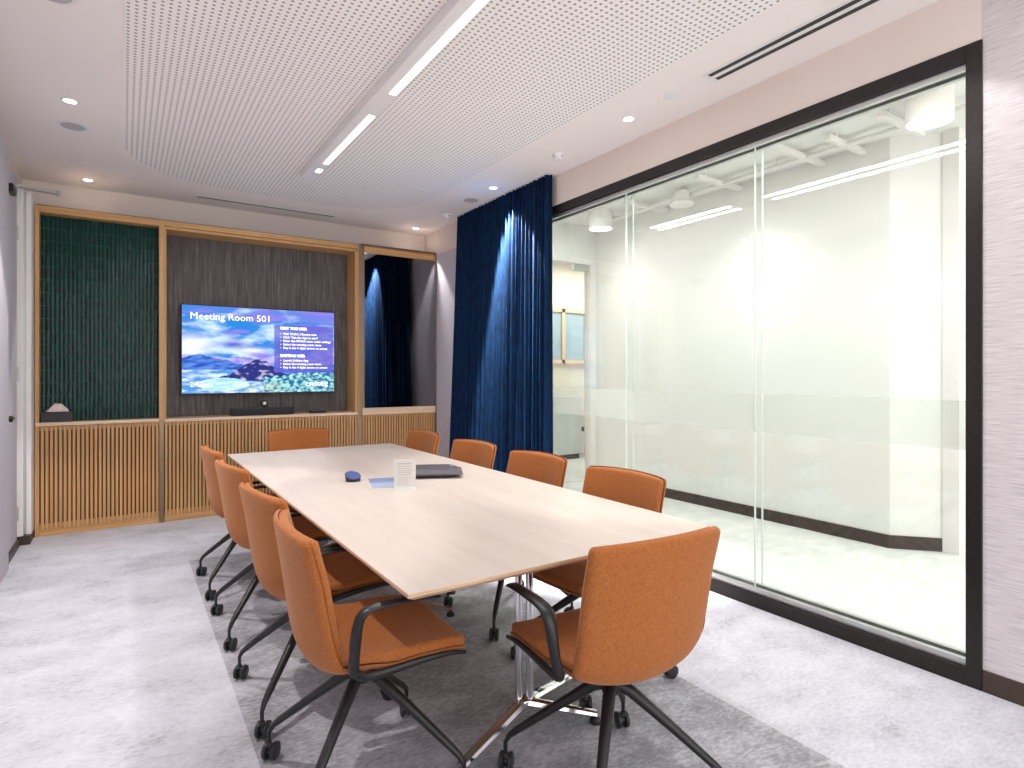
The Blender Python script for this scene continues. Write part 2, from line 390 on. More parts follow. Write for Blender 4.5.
MB().box(5.05, 6.02, 7.12, 7.50, .08, .98, .004).build('body', flat('grey_laminate', (.55, .58, .58), .5), cb)
MB().box(5.07, 6.0, 7.15, 7.48, 0, .08).build('plinth', M['black'], cb)
oc = thing('office_chair', 'dark chair back partly hidden at the glazed door frame', 'chair', (6.42, 7.05, 0))
b0 = MB(); b0.shell(lambda u, v: Vector(((v-.5)*.42*(1-.25*(2*u-1)**4), .02-.05*(2*v-1)**2, .42+.45*u)), lambda u, v: Vector(((v-.5)*.42*(1-.25*(2*u-1)**4), -.02-.05*(2*v-1)**2, .42+.45*u)), 10, 10)
b0.build('backrest', M['black'], oc, True)
MB().box(-.22, .22, .0, .42, .40, .46, .02).build('seat', M['black'], oc)
MB().lathe([(.02, .06), (.02, .40)], 12).build('column', M['black_metal'], oc, True)
k = MB()
for i in range(5): a = 2*PI*i/5; k.tube([(0, 0, .09), (.28*math.cos(a), .28*math.sin(a), .03)], .015, 8, up=(0, 0, 1))
k.build('base', M['black_metal'], oc, True)
bn = MB().lathe([(0, 0), (.085, 0), (.11, .26), (.10, .26), (.08, .02), (0, .02)], 20).build('waste_bin', M['trim_white'], None, True, loc=(6.13, 6.80, 0))
tag(bn, 'small white bin on the floor beyond the glazed door', 'bin')

# corridor services
def drum(x, y, label):
    t = thing('drum_light', label, 'ceiling light', (x, y, CZ-.20), 0)
    MB().lathe([(.125, .0), (.13, .0), (.13, .198), (.06, .20), (.06, .19), (.125, .19)], 32, None, True).build('housing', M['trim_white'], t, True)
    MB().lathe([(0, .012), (.124, .012), (.124, .018), (0, .018)], 32).build('lens', M['led_corr'], t)
    return t
drum(4.30, 1.66, 'white drum ceiling light beyond the glass at the right')
drum(4.42, 4.90, 'white drum ceiling light beyond the glass near the curtain')
sp = thing('pendant_speaker', 'white bell shaped speaker hanging below the corridor ceiling', 'speaker', (4.50, 3.83, 2.96))
MB().lathe([(0, 0), (.11, 0), (.12, .012), (.10, .03), (.075, .05), (.07, .13), (.03, .15), (0, .15)], 28).build('body', M['trim_white'], sp, True)
MB().tube([(0, 0, .15), (0, 0, .18)], .006, 8).build('stem', M['alu'], sp, True)
grp = 'white cross struts under the corridor ceiling'
for i, (y, x0, lab) in enumerate([(1.93, 4.25, 'white cross strut under the corridor ceiling nearest the wallpapered wall'), (2.34, 4.35, 'white cross strut, second under the corridor ceiling from the wallpapered wall'),
        (2.66, 4.15, 'white cross strut under the corridor ceiling at the far side of the middle glass joint'), (3.45, 4.25, 'white cross strut between the hanging speaker and the middle glass joint'), (4.35, 4.25, 'white cross strut under the corridor ceiling nearest the blue curtain')]):
    s = MB().box(x0, XC, y-.022, y+.022, CZ-.075, CZ-.035, .003).box(x0+.1, x0+.12, y-.01, y+.01, CZ-.036, CZ, 0).box(4.7, 4.72, y-.01, y+.01, CZ-.036, CZ, 0).build('cross_strut', M['trim_white'])
    tag(s, lab, 'strut', grp)
s = MB().tube([(4.60, 5.2, CZ-.06), (4.60, 1.3, CZ-.06)], .022, 12)
for y in (1.9, 2.9, 3.9, 4.9): s.box(4.595, 4.605, y-.01, y+.01, CZ-.04, CZ)
tag(s.build('ceiling_conduit', M['corr_white'], None, True), 'long pale conduit running along the corridor ceiling', 'pipe')

# ------------------------------------------------------------------ joinery wall
def slat_door(x0, x1, parent):
    mb = MB(); mb.mi = 1; mb.box(x0+.002, x1-.002, YF+.012, YF+.024, .055, .90)
    mb.mi = 0
    mb.box(x0+.002, x1-.002, YF+.006, YF+.016, .055, .10).box(x0+.002, x1-.002, YF+.006, YF+.016, .865, .90)
    n = max(4, round((x1-x0)/.0305)); p = (x1-x0)/n
    for i in range(n):
        a = x0 + i*p + p*.19; mb.box(a, a+p*.62, YF-.008, YF+.012, .055, .90)
    return mb.build('slatted_door', [M['oak_z'], M['dark_wood']], parent)
# left bay
c1 = thing('tiled_cabinet', 'oak wall unit bay with dark green glazed tiles above slatted doors', 'cabinet', (0, 0, 0), 0)
MB().box(-.605, -.578, YF-.012, 6.30, 0, 2.71, .001).build('frame_post', M['oak_z'], c1)
MB().box(.262, .2995, YF-.012, 6.44, .925, 2.71, .001).build('frame_post', M['oak_z'], c1)
MB().box(.262, .2995, YF-.016, 6.44, 0, .925, .001).build('bronze_post', M['bronze'], c1)
MB().box(-.578, .262, YF-.010, 6.30, 2.655, 2.71).build('top_rail', M['oak_x'], c1)
MB().box(-.60, .262, YF-.022, 6.30, .903, .932, .002).build('countertop', M['sill'], c1)
tb = MB().box(-.578, .262, 6.235, 6.30, .932, 2.655); tb.mi = 0
tb.build('tile_backing', M['lit_grout'], c1)
tp = MB(); nx, nz = 28, 16
pw, ph = .836/nx, 1.723/nz
for i in range(nx):
    for j in range(nz):
        x = -.578+i*pw; z = .932+j*ph; a = random.gauss(0, .020); e = random.gauss(0, .014)
        Mx = Matrix.Translation((x+pw/2, 6.229, z+ph/2)) @ Matrix.Rotation(a, 4, 'Z') @ Matrix.Rotation(e, 4, 'X')
        g = .0010; gz = .0026  # taller horizontal gaps bare the painted bright edge lines
        tp.shell(lambda u, v: Mx @ Vector(((v-.5)*(pw-2*g), .004, (u-.5)*(ph-2*gz))), lambda u, v: Mx @ Vector(((v-.5)*(pw-2*g)*.96, -.004-.0016*(1-(2*v-1)**4), (u-.5)*(ph-2*gz)*.985)), 1, 3)
tp.build('tiles', M['tile'], c1, True, angle=60)
MB().box(-.60, .262, YF+.024, 6.44, .06, .903).build('carcass', M['dark_wood'], c1)
for a, b_ in ((-.602, -.185), (-.185, .262)): slat_door(a, b_, c1)
MB().box(-.605, .262, YF-.006, 6.40, 0, .055).build('plinth', M['oak_x'], c1)
MB().box(-.605, .2995, YF+.004, 6.44, 2.7105, 2.718).build('added_dark_lid', M['base'], c1)  # unseen dark lid, added to stop orange bounce onto the wall above
# middle bay
c2 = thing('media_cabinet', 'wide oak wall unit bay with streaked grey back panel around the screen', 'cabinet')
MB().box(.318, 2.05, 6.40, 6.44, .93, 2.665).build('back_panel', M['wallcover'], c2)
MB().box(.300, 2.072, YF-.010, 6.44, 2.665, 2.71).build('top_rail', M['oak_x'], c2)
MB().box(.303, 2.07, YF+.02, 6.44, 2.640, 2.664).build('soffit', M['oak_x'], c2)
MB().box(.302, .318, YF, 6.44, .925, 2.64).build('side_lining', M['oak_z'], c2)
MB().box(2.052, 2.072, YF, 6.44, .925, 2.64).build('side_lining', M['oak_z'], c2)
MB().box(.300, 2.072, YF-.022, 6.44, .898, .925, .002).build('countertop', M['sill'], c2)
MB().box(2.085, 2.125, YF-.016, 6.42, 0, 2.71, .001).build('bronze_post', M['bronze'], c2)
MB().box(2.073, 2.085, YF-.012, 6.42, 0, 2.71).build('frame_post', M['oak_z'], c2)
MB().box(.302, 2.07, YF+.024, 6.44, .06, .898).build('carcass', M['dark_wood'], c2)
xs = [.302, .754, 1.18, 1.622, 2.072]
for a, b_ in zip(xs, xs[1:]): slat_door(a, b_, c2)
MB().box(.302, 2.072, YF-.006, 6.40, 0, .055).build('plinth', M['oak_x'], c2)
MB().box(.300, 2.125, YF+.004, 6.44, 2.7105, 2.718).build('added_dark_lid', M['base'], c2)  # same added lid, keeps the oak top from throwing light upward
# right bay
c3 = thing('mirrored_cabinet', 'narrow oak wall unit bay with tall smoked mirror beside the lilac wall', 'cabinet')
MB().box(2.150, 2.985, YF-.004, YF+.006, .965, 2.63).build('mirror', M['mirror'], c3)
MB().box(2.127, 2.150, YF-.012, 6.40, .93, 2.71).build('frame_post', M['bronze'], c3)
MB().box(2.985, 3.0, YF-.014, 6.40, 0, 2.72).box(2.127, 3.0, YF-.012, YF+.05, 2.70, 2.72).build('bronze_trim', M['bronze'], c3)
MB().box(2.150, 2.985, YF-.010, 6.40, 2.63, 2.70).build('top_rail', M['oak_x'], c3)
MB().box(2.127, 2.985, YF-.018, 6.40, .89, .965, .002).build('countertop', M['sill'], c3)
MB().box(2.127, 2.985, YF+.024, 6.40, .06, .89).build('carcass', M['dark_wood'], c3)
for a, b_ in ((2.127, 2.60), (2.60, 2.985)): slat_door(a, b_, c3)
MB().box(2.127, 2.985, YF-.006, 6.40, 0, .055).build('plinth', M['oak_x'], c3)

MB().box(2.127, 3.0, YF+.004, 6.44, 2.7205, 2.728).build('added_dark_lid', M['base'], c3)  # added dark lid over this bay too, against bounced light
# ------------------------------------------------------------------ the screen
def screen_color(u, v):
    """u right, v up, both 0..1 : the picture showing on the display"""
    n = lambda x, y, s=0: noise.fractal(Vector((x, y, s)), .9, 2.1, 6)
    def mixc(a, b, t): t = max(0, min(1, t)); return tuple(a[k]*(1-t)+b[k]*t for k in range(3))
    # sky
    cl = n(u*4.2, v*8.5, 1.7)+.35*n(u*12, v*22, 4)
    sky = mixc((.03, .25, .72), (.62, .84, .98), (cl+.30)*1.15-.45*max(0, v-.72)*3)
    sky = mixc(sky, (.28, .22, .78), max(0, n(u*3+5, v*9, 9)*1.8-.05)+(.35 if v > .86 else 0)+.5*(u-.45))
    dk = math.exp(-((u-.31)/.10)**2-((v-.565)/.045)**2); sky = mixc(sky, (.08, .10, .62), dk*.95)
    wh = math.exp(-((u-.05)/.12)**2-((v-.55)/.11)**2)+.8*math.exp(-((u-.42)/.1)**2-((v-.50)/.035)**2); sky = mixc(sky, (1, 1, 1), wh)
    c = sky
    r1 = .425+.05*n(u*3.3, 3, 2)-.03*abs(u-.3)+.14*math.exp(-((u-.98)/.16)**2)
    if v < r1: c = mixc((.30, .22, .70), (.50, .50, .95), .5+n(u*12, v*16, 3))
    r2 = .33+.11*math.exp(-((u-.10)/.16)**2)+.02*n(u*9, 1, 6)
    if v < r2: c = mixc((.03, .09, .50), (.12, .28, .78), .5+1.2*n(u*16, v*26, 5))
    if v < .27 and u < .55:
        c = mixc((.10, .32, .75), (.72, .86, .96), .42+1.6*n(u*9, v*22, 7))
    r3 = .17+.22*math.exp(-((u-.47)/.15)**2)+.015*n(u*20, 1, 6)
    if v < r3 and u > .22 and v > .16-.05*u:
        c = mixc((.03, .04, .22), (.62, .58, .85), max(0, n(u*15, v*20, 8)*2.2-.35)); 
    lk = ((u-.25)/.16)**2+((v-.10)/.075)**2
    if lk < 1: c = mixc((.30, .72, .95), (.75, .92, 1), .5+n(u*9, v*30, 2))
    r4 = .09+.16*u+.02*n(u*30, 2, 1)
    if u > .50 and v < min(.24, r4+.08*(u-.5)):
        c = mixc((.02, .16, .34), (.45, .85, .80), .42+1.5*n(u*34, v*30, 4))
    if u > .30 and u < .62 and v < .10: c = mixc(c, (.75, .85, .55), .3+n(u*20, v*20, 1))
    if .575 < u < .992 and .235 < v < .82: c = mixc(c, (.13, .12, .60), .78)
    return c
TX0, TX1, TZ0, TZ1, TY = .455, 1.885, 1.145, 1.985, 6.325
tv = thing('wall_display', 'large wall mounted flat screen showing a mountain lake and meeting room text', 'screen', (0, 0, 0))
MB().box(TX0-.008, TX1+.008, TY, TY+.045, TZ0-.010, TZ1+.008, .004).build('bezel', M['black'], tv)
MB().box(.85, 1.49, TY+.045, 6.40, 1.3, 1.8).build('wall_bracket', M['black_metal'], tv)
me = bpy.data.meshes.new('screen'); NX, NZ = 288, 162
vv = [(TX0+(TX1-TX0)*i/NX, TY-.0015, TZ0+(TZ1-TZ0)*j/NZ) for j in range(NZ+1) for i in range(NX+1)]
ff = [(j*(NX+1)+i, j*(NX+1)+i+1, (j+1)*(NX+1)+i+1, (j+1)*(NX+1)+i) for j in range(NZ) for i in range(NX)]
me.from_pydata(vv, [], ff); ca = me.color_attributes.new('picture', 'FLOAT_COLOR', 'POINT')
buf = []
for j in range(NZ+1):
    for i in range(NX+1): buf += [*screen_color(i/NX, j/NZ), 1]
ca.data.foreach_set('color', buf)
m, nt, b = base('screen_picture'); nt.nodes.remove(b); at = N(nt, 'ShaderNodeVertexColor'); at.layer_name = 'picture'
e = N(nt, 'ShaderNodeEmission'); e.inputs['Strength'].default_value = .68; nt.links.new(at.outputs[0], e.inputs[0]); nt.links.new(e.outputs[0], nt.nodes['Material Output'].inputs[0])
me.materials.append(m); o = bpy.data.objects.new('screen', me); COL.objects.link(o); o.parent = tv
def text_mesh(items, name, mat, parent, M0):
    """items: (string, x, z, size, bold) in metres on a plane; joined into one mesh"""
    bm = bmesh.new()
    for s, x, z, size, bold in items:
        cu = bpy.data.curves.new('t', 'FONT'); cu.body = s; cu.size = size; cu.offset = bold; cu.resolution_u = 2; cu.fill_mode = 'FRONT'
        to = bpy.data.objects.new('t', cu); COL.objects.link(to)
        bpy.context.view_layer.update()
        mm = bpy.data.meshes.new_from_object(to.evaluated_get(bpy.context.evaluated_depsgraph_get()))
        mm.transform(M0 @ Matrix.Translation((x, z, 0)))
        bm.from_mesh(mm); bpy.data.objects.remove(to); bpy.data.curves.remove(cu); bpy.data.meshes.remove(mm)
    me = bpy.data.meshes.new(name); bm.to_mesh(me); bm.free(); me.materials.append(mat)
    o = bpy.data.objects.new(name, me); COL.objects.link(o); o.parent = parent; return o
W_, H_ = TX1-TX0, TZ1-TZ0
P0 = Matrix.Translation((TX0, TY-.004, TZ0)) @ Matrix.Rotation(PI/2, 4, 'X')
it = [('Meeting Room 501', .045*W_, .845*H_, .094, 0), ('2:47pm', .045*W_, .075*H_, .065, 0), ('csulite.g', .79*W_, .075*H_, .072, .001)]
px_ = .615*W_
for s, zz, bo in (('FIRST TIME USER', .765, .0022),): it.append((s, px_, zz*H_, .036, bo))
for i, s in enumerate(['Visit 10.20.5.1/Rooms now', 'Click "Get the App to start"', 'Enter this IP/DNS name under settings', 'Select the meeting room name', 'Key in the 4 digits shown on screen']):
    it.append(('\u2022  '+s, px_, (.70-.043*i)*H_, .031, .0007))
it.append(('EXISTING USER', px_, .43*H_, .036, .0022))
for i, s in enumerate(['Launch Solstice App', 'Select the meeting room name', 'Key in the 4 digits shown on screen']):
    it.append(('\u2022  '+s, px_, (.375-.043*i)*H_, .031, .0007))
tm_ = emit('screen_text_white', (1, 1, 1), 1.0)
for q in it: text_mesh([q], 'screen_text', tm_, tv, P0)

sb = thing('soundbar', 'long black conference soundbar on the counter under the screen', 'speaker', (1.15, 6.22, .9255))
MB().box(-.29, .29, -.05, .05, 0, .072, .008).build('body', M['black'], sb)
MB().box(-.28, .28, -.053, -.049, .008, .064).build('grille', flat('speaker_mesh', (.03, .03, .032), .9), sb)
wc = thing('webcam', 'small round black camera sitting on top of the soundbar', 'camera', (1.16, 6.22, .9985))
MB().lathe([(0, -.028), (.03, -.028), (.038, -.018), (.038, .018), (.03, .028), (0, .028)], 24, Matrix.Translation((0, 0, .042)) @ Matrix.Rotation(PI/2, 4, 'X')).build('body', M['black'], wc, True)
MB().lathe([(0, 0), (.017, 0), (.014, .004), (0, .005)], 18, Matrix.Translation((0, -.0285, .042)) @ Matrix.Rotation(PI/2, 4, 'X')).build('lens', M['alu'], wc, True)
MB().lathe([(.02, 0), (.02, .006), (.008, .01)], 16).build('foot', M['black'], wc, True)
o = MB().box(-.075, .075, -.045, .045, 0, .022, .005).box(-.07, .07, -.04, .04, .022, .024).build('media_box', M['black'], None, False, loc=(1.68, 6.22, .9255))
tag(o, 'flat black box on the counter right of the soundbar', 'electronic device')
tb = thing('tissue_box', 'black tissue box with a pale tissue on the counter below the green tiles', 'tissue box', (-.462, 6.165, .9325))
MB().box(-.105, .105, -.045, .055, 0, .085, .003).build('box', M['black'], tb)
tm = MB(); tm.shell(lambda u, v: Vector(((u-.5)*.13+.012*math.sin(9*v), (v-.5)*.03, .0855+.055*(1-(2*u-1)**2)*(1+.25*math.sin(11*u+5*v)))), lambda u, v: Vector(((u-.5)*.13+.012*math.sin(9*v), (v-.5)*.034, .0845)), 12, 6)
tm.build('tissue', M['tissue'], tb, True)

# ------------------------------------------------------------------ curtain
def curtain():
    y0, y1t, y1b = 3.87, 5.45, 5.66; L = 220; K = 34
    def f(side):
        def g(u, v):
            # u along the track, v up
            ph = u*29*2*PI + 1.4*math.sin(u*23)+.8*math.sin(u*61+2)
            am = (.030+.010*math.sin(u*17+1))*(1-.35*v)
            spread = y1b+(y1t-y1b)*v**.8
            y = y0+(spread-y0)*u + .012*math.sin(ph*.5+v*2)*(1-v)
            x = 2.935+am*math.sin(ph)+.010*math.sin(u*41+v*3.1)*(1-v)+.004*math.sin(ph*2.1+3*v)
            return Vector((x+side*.004, y, .015+(CH-.020)*v))
        return g
    mb = MB(); mb.shell(f(1), f(-1), L*2, K); return mb.build('curtain_fabric', M['velvet'], None, True, angle=80)
cr = thing('velvet_curtain', 'floor length royal blue velvet curtain gathered beside the glass wall', 'curtain')
curtain().parent = cr
MB().box(2.90, 2.975, 3.86, 5.5, CH-.004, CH-.0005).build('curtain_track', M['trim_white'], cr)

# ------------------------------------------------------------------ ceiling fittings
LIN = thing('linear_light', 'long white linear ceiling light with bright lens segments above the table', 'ceiling light', (0, 0, 0))
MB().box(1.195, 1.31, -1.2, 4.93, 2.925, CH-.0045, .001).build('housing', M['trim_white'], LIN)
for a, b_ in ((-1.0, .9), (1.15, 3.17), (3.5, 4.50), (4.64, 4.72)):
    MB().box(1.258, 1.298, a, b_, 2.9225, 2.9262, .001).build('lens', M['led'], LIN)
def downlight(x, y, label, power=1, cone=74, tilt=(0, 0)):
    t = thing('downlight', label, 'downlight', (x, y, CH), 0)
    MB().lathe([(.036, -.0035), (.047, -.0035), (.048, -.0005), (.034, -.0005), (.034, -.002)], 28, None, True).build('trim_ring', M['trim_white'], t, True)
    MB().lathe([(0, -.0018), (.035, -.0018), (.035, -.0008), (0, -.0008)], 28).build('lens', M['led_dl'], t)
    L = bpy.data.lights.new('spot', 'SPOT'); L.energy = DLW*power; L.spot_size = math.radians(cone); L.spot_blend = .22; L.shadow_soft_size = .03; L.color = (1, .95, .91)
    l = bpy.data.objects.new('spot', L); COL.objects.link(l); l.location = (0, 0, -.012); l.rotation_euler = (tilt[0], tilt[1], 0); l.parent = t
    return t
DLW = 88
for x, y, lab, p, *more in [(-.273, 4.446, 'round recessed downlight beside the left ceiling speaker', 1), (-.256, 6.172, 'round recessed downlight above the green tiles', .5, 50), (2.73, 2.76, 'round recessed downlight nearest the slot air diffuser', .8),
                  (2.74, 4.45, 'round recessed downlight directly in front of the blue curtain', 9, 60, (math.radians(-10), math.radians(-12))), (2.77, 6.17, 'round recessed downlight in the far right corner over the mirror', .5, 70)]:
    downlight(x, y, lab, p, *more)
downlight(-.273, 2.75, 'round recessed downlight near the left wall, nearest the camera', 1)
downlight(2.73, 1.05, 'round recessed downlight beside the near end of the slot air diffuser', .15)
def disc(name, x, y, r, h, mat, label, cat, grille=None):
    t = thing(name, label, cat, (x, y, CH))
    MB().lathe([(0, -h), (r*.86, -h), (r, -h*.45), (r, -.0003), (0, -.0003)], 36).build('cover', mat, t, True)
    if grille: MB().lathe([(0, -h-.001), (r*.8, -h-.001), (r*.8, -h), (0, -h)], 36).build('grille', grille, t)
    return t
M['grille'] = flat('grey_grille', (.50, .47, .47), .8, vary=.1, sc=200)
disc('ceiling_speaker', -.284, 4.883, .085, .004, M['trim_white'], 'round grey ceiling speaker on the left side of the ceiling', 'speaker', M['grille'])
disc('ceiling_speaker', 2.753, 4.873, .085, .004, M['trim_white'], 'round ceiling speaker above the blue curtain', 'speaker', M['grille'])
disc('ceiling_speaker', -.26, 3.22, .09, .004, M['trim_white'], 'round ceiling speaker cut by the top edge at upper left', 'speaker', M['grille'])
disc('sensor_plate', -.262, 5.692, .042, .006, M['trim_white'], 'small round white cover plate between left speaker and tiled bay', 'sensor')
disc('sensor_plate', 2.717, 2.393, .045, .006, M['trim_white'], 'small round white cover plate nearest the slot air diffuser', 'sensor')
disc('sensor_plate', 2.70, 5.66, .035, .005, M['trim_white'], 'small round white cover plate beside the far detector', 'sensor')
def detector(x, y, label):
    t = thing('smoke_detector', label, 'smoke detector', (x, y, CH))
    MB().lathe([(0, -.042), (.022, -.042), (.03, -.034), (.034, -.022), (.05, -.018), (.052, -.0003), (0, -.0003)], 28).build('body', M['trim_white'], t, True)
    MB().box(-.008, .008, -.047, -.038, -.021, -.014).build('indicator', M['black'], t); return t
detector(2.736, 3.50, 'white smoke detector on the ceiling in front of the curtain edge')
detector(2.79, 5.45, 'white smoke detector on the ceiling near the far right corner')
def diffuser(x0, x1, y0, y1, n, along, label):
    t = thing('slot_diffuser', label, 'air vent', (0, 0, 0))
    MB().box(x0, x1, y0, y1, CH-.003, CH-.0003).build('frame', M['trim_white'], t)
    w_ = (x1-x0) if along == 'y' else (y1-y0)
    for i in range(n):
        a = w_*(i+.5)/n
        if along == 'y': MB().box(x0+a-w_*.17/n*1.4, x0+a+w_*.17/n*1.4, y0+.03, y1-.03, CH-.0042, CH-.003).build('slot', M['black'], t)
        else: MB().box(x0+.02, x1-.02, y0+a-w_*.3, y0+a+w_*.3, CH-.0042, CH-.003).build('slot', M['base'] if n == 1 else M['black'], t)
diffuser(2.675, 2.80, -.2, 2.14, 2, 'y', 'white ceiling air diffuser with two black slots above the glass wall')
diffuser(.55, 1.86, 6.15, 6.20, 1, 'x', 'thin slot air diffuser in the ceiling above the screen')

# ------------------------------------------------------------------ table
TZ = .75
X0, X1, Y0, Y1 = .622, 1.868, 1.435, 4.67
tbl = thing('conference_table', 'long whitewashed wooden conference table on chrome pedestals', 'table', ((X0+X1)/2, (Y0+Y1)/2, 0))
cx, cy = (X0+X1)/2, (Y0+Y1)/2
tt = MB(); tt.mi = 0
hx, hy = (X1-X0)/2, (Y1-Y0)/2
def ring(ix, z): return [tt.bm.verts.new(p) for p in ((-hx+ix, -hy+ix, z), (hx-ix, -hy+ix, z), (hx-ix, hy-ix, z), (-hx+ix, hy-ix, z))]
rs = [ring(.002, TZ), ring(0, TZ-.002), ring(.0, TZ-.010), ring(.028, TZ-.028)]
tt._f(rs[0])
tt.mi = 1
for A, B in zip(rs, rs[1:]):
    for i in range(4): tt._f([A[i], A[(i+1) % 4], B[(i+1) % 4], B[i]])
tt._f(rs[-1][::-1]); tt.build('tabletop', [M['table'], M['table_edge']], tbl)
MB().box(-.02, .02, -hy+.35, hy-.35, TZ-.06, TZ-.028).box(-.30, .30, -hy+.40, -hy+.62, TZ-.05, TZ-.028).box(-.30, .30, hy-.62, hy-.40, TZ-.05, TZ-.028).build('under_frame', M['alu'], tbl)
for py in (1.86, 3.05, 4.35):
    off = (1.285-cx, py-cy)
    k = MB()
    for dx in (-.020, .020): k.tube([(off[0]+dx, off[1]-dx*.4, .07), (off[0]+dx, off[1]-dx*.4, TZ-.04)], .015, 16)
    k.box(off[0]-.045, off[0]+.045, off[1]-.028, off[1]+.028, .045, .085, .01)
    k.box(off[0]-.13, off[0]+.13, off[1]-.05, off[1]+.05, TZ-.045, TZ-.029, .003)
    k.build('pedestal', M['chrome'], tbl, True)
    for ax, ay in ((-.36, -.15), (.22, -.17), (.38, .12)):
        f = MB(); p = Vector((off[0], off[1], .07)); q = Vector((off[0]+ax, off[1]+ay, .035))
        f.tube([p, q], [.024, .020], 8, [.020, .010], (-ay, ax, 0))
        fo = f.build('foot', M['chrome'], tbl, True)
        MB().lathe([(0, 0), (.022, 0), (.022, .012), (.010, .018), (.010, .030), (0, .030)], 16, Matrix.Translation((q.x*.98+off[0]*.02, q.y*.98+off[1]*.02, 0.0005))).build('glide', M['black'], fo, True)

# ------------------------------------------------------------------ chairs
prof = catmull([(0, .275, .448), (0, .23, .460), (0, .10, .458), (0, -.02, .444), (0, -.10, .436), (0, -.155, .447), (0, -.187, .484), (0, -.205, .55), (0, -.219, .65), (0, -.235, .76), (0, -.252, .875)], 8)
S_ = [0]
for a, b_ in zip(prof, prof[1:]): S_.append(S_[-1]+(b_-a).length)
LEN = S_[-1]
def pos(s):
    s = max(0, min(LEN, s))
    for k in range(len(S_)-1):
        if s <= S_[k+1]+1e-9:
            t = (s-S_[k])/max(1e-9, S_[k+1]-S_[k]); p = prof[k].lerp(prof[k+1], t); return p
    return prof[-1]
def tangent(s): return (pos(s+.004)-pos(s-.004)).normalized()
def lerp_tab(tab, x):
    for (a, va), (b_, vb) in zip(tab, tab[1:]):
        if x <= b_: t = (x-a)/(b_-a); t = t*t*(3-2*t); return va+(vb-va)*t
    return tab[-1][1]
WT = [(0, .236), (.2, .250), (.42, .246), (.52, .254), (.75, .255), (1.0, .256)]
CT = [(0, .006), (.25, .020), (.42, .052), (.52, .062), (.8, .050), (1.0, .038)]
def SH(s01, t, off, inset=0):
    """point on the chair shell: s01 along seat to back, t across -1..1, off along the inner normal"""
    s = inset+(LEN-2*inset)*s01
    p = pos(s); T = tangent(s); n = Vector((0, T.z, -T.y))      # inner side: up on the seat, forward on the back
    w_ = lerp_tab(WT, s/LEN)-inset; c_ = lerp_tab(CT, s/LEN)
    d0 = s-inset; d1 = LEN-inset-s; r0, r1 = .028, .024
    if d0 < r0: w_ = w_-r0+math.sqrt(max(0, r0*r0-(r0-d0)**2))
    if d1 < r1: w_ = w_-r1+math.sqrt(max(0, r1*r1-(r1-d1)**2))
    a = abs(t)**2.1
    # top edge dips a little towards the corners
    dz = -.012*a*max(0, (s/LEN-.8)/.2)
    return Vector((w_*t*(1-.05*a), 0, 0))+p+n*(off+c_*a)+Vector((0, 0, dz))
su = sorted(set([0, .004, .012, .025, .045, .07, .1]+[.1+.85*i/34 for i in range(35)]+[.96, .975, .986, .994, .998, 1]))
sv = [0, .012, .04]+[.08+.84*j/16 for j in range(17)]+[.96, .988, 1]
def puff(u, v, th, ed):
    e = min(v, 1-v)*.5; g = min(u, 1-u)*LEN
    k = min(1, min(e, g)/.018); k = math.sqrt(max(0, 1-(1-k)**2)); return ed+(th-ed)*k
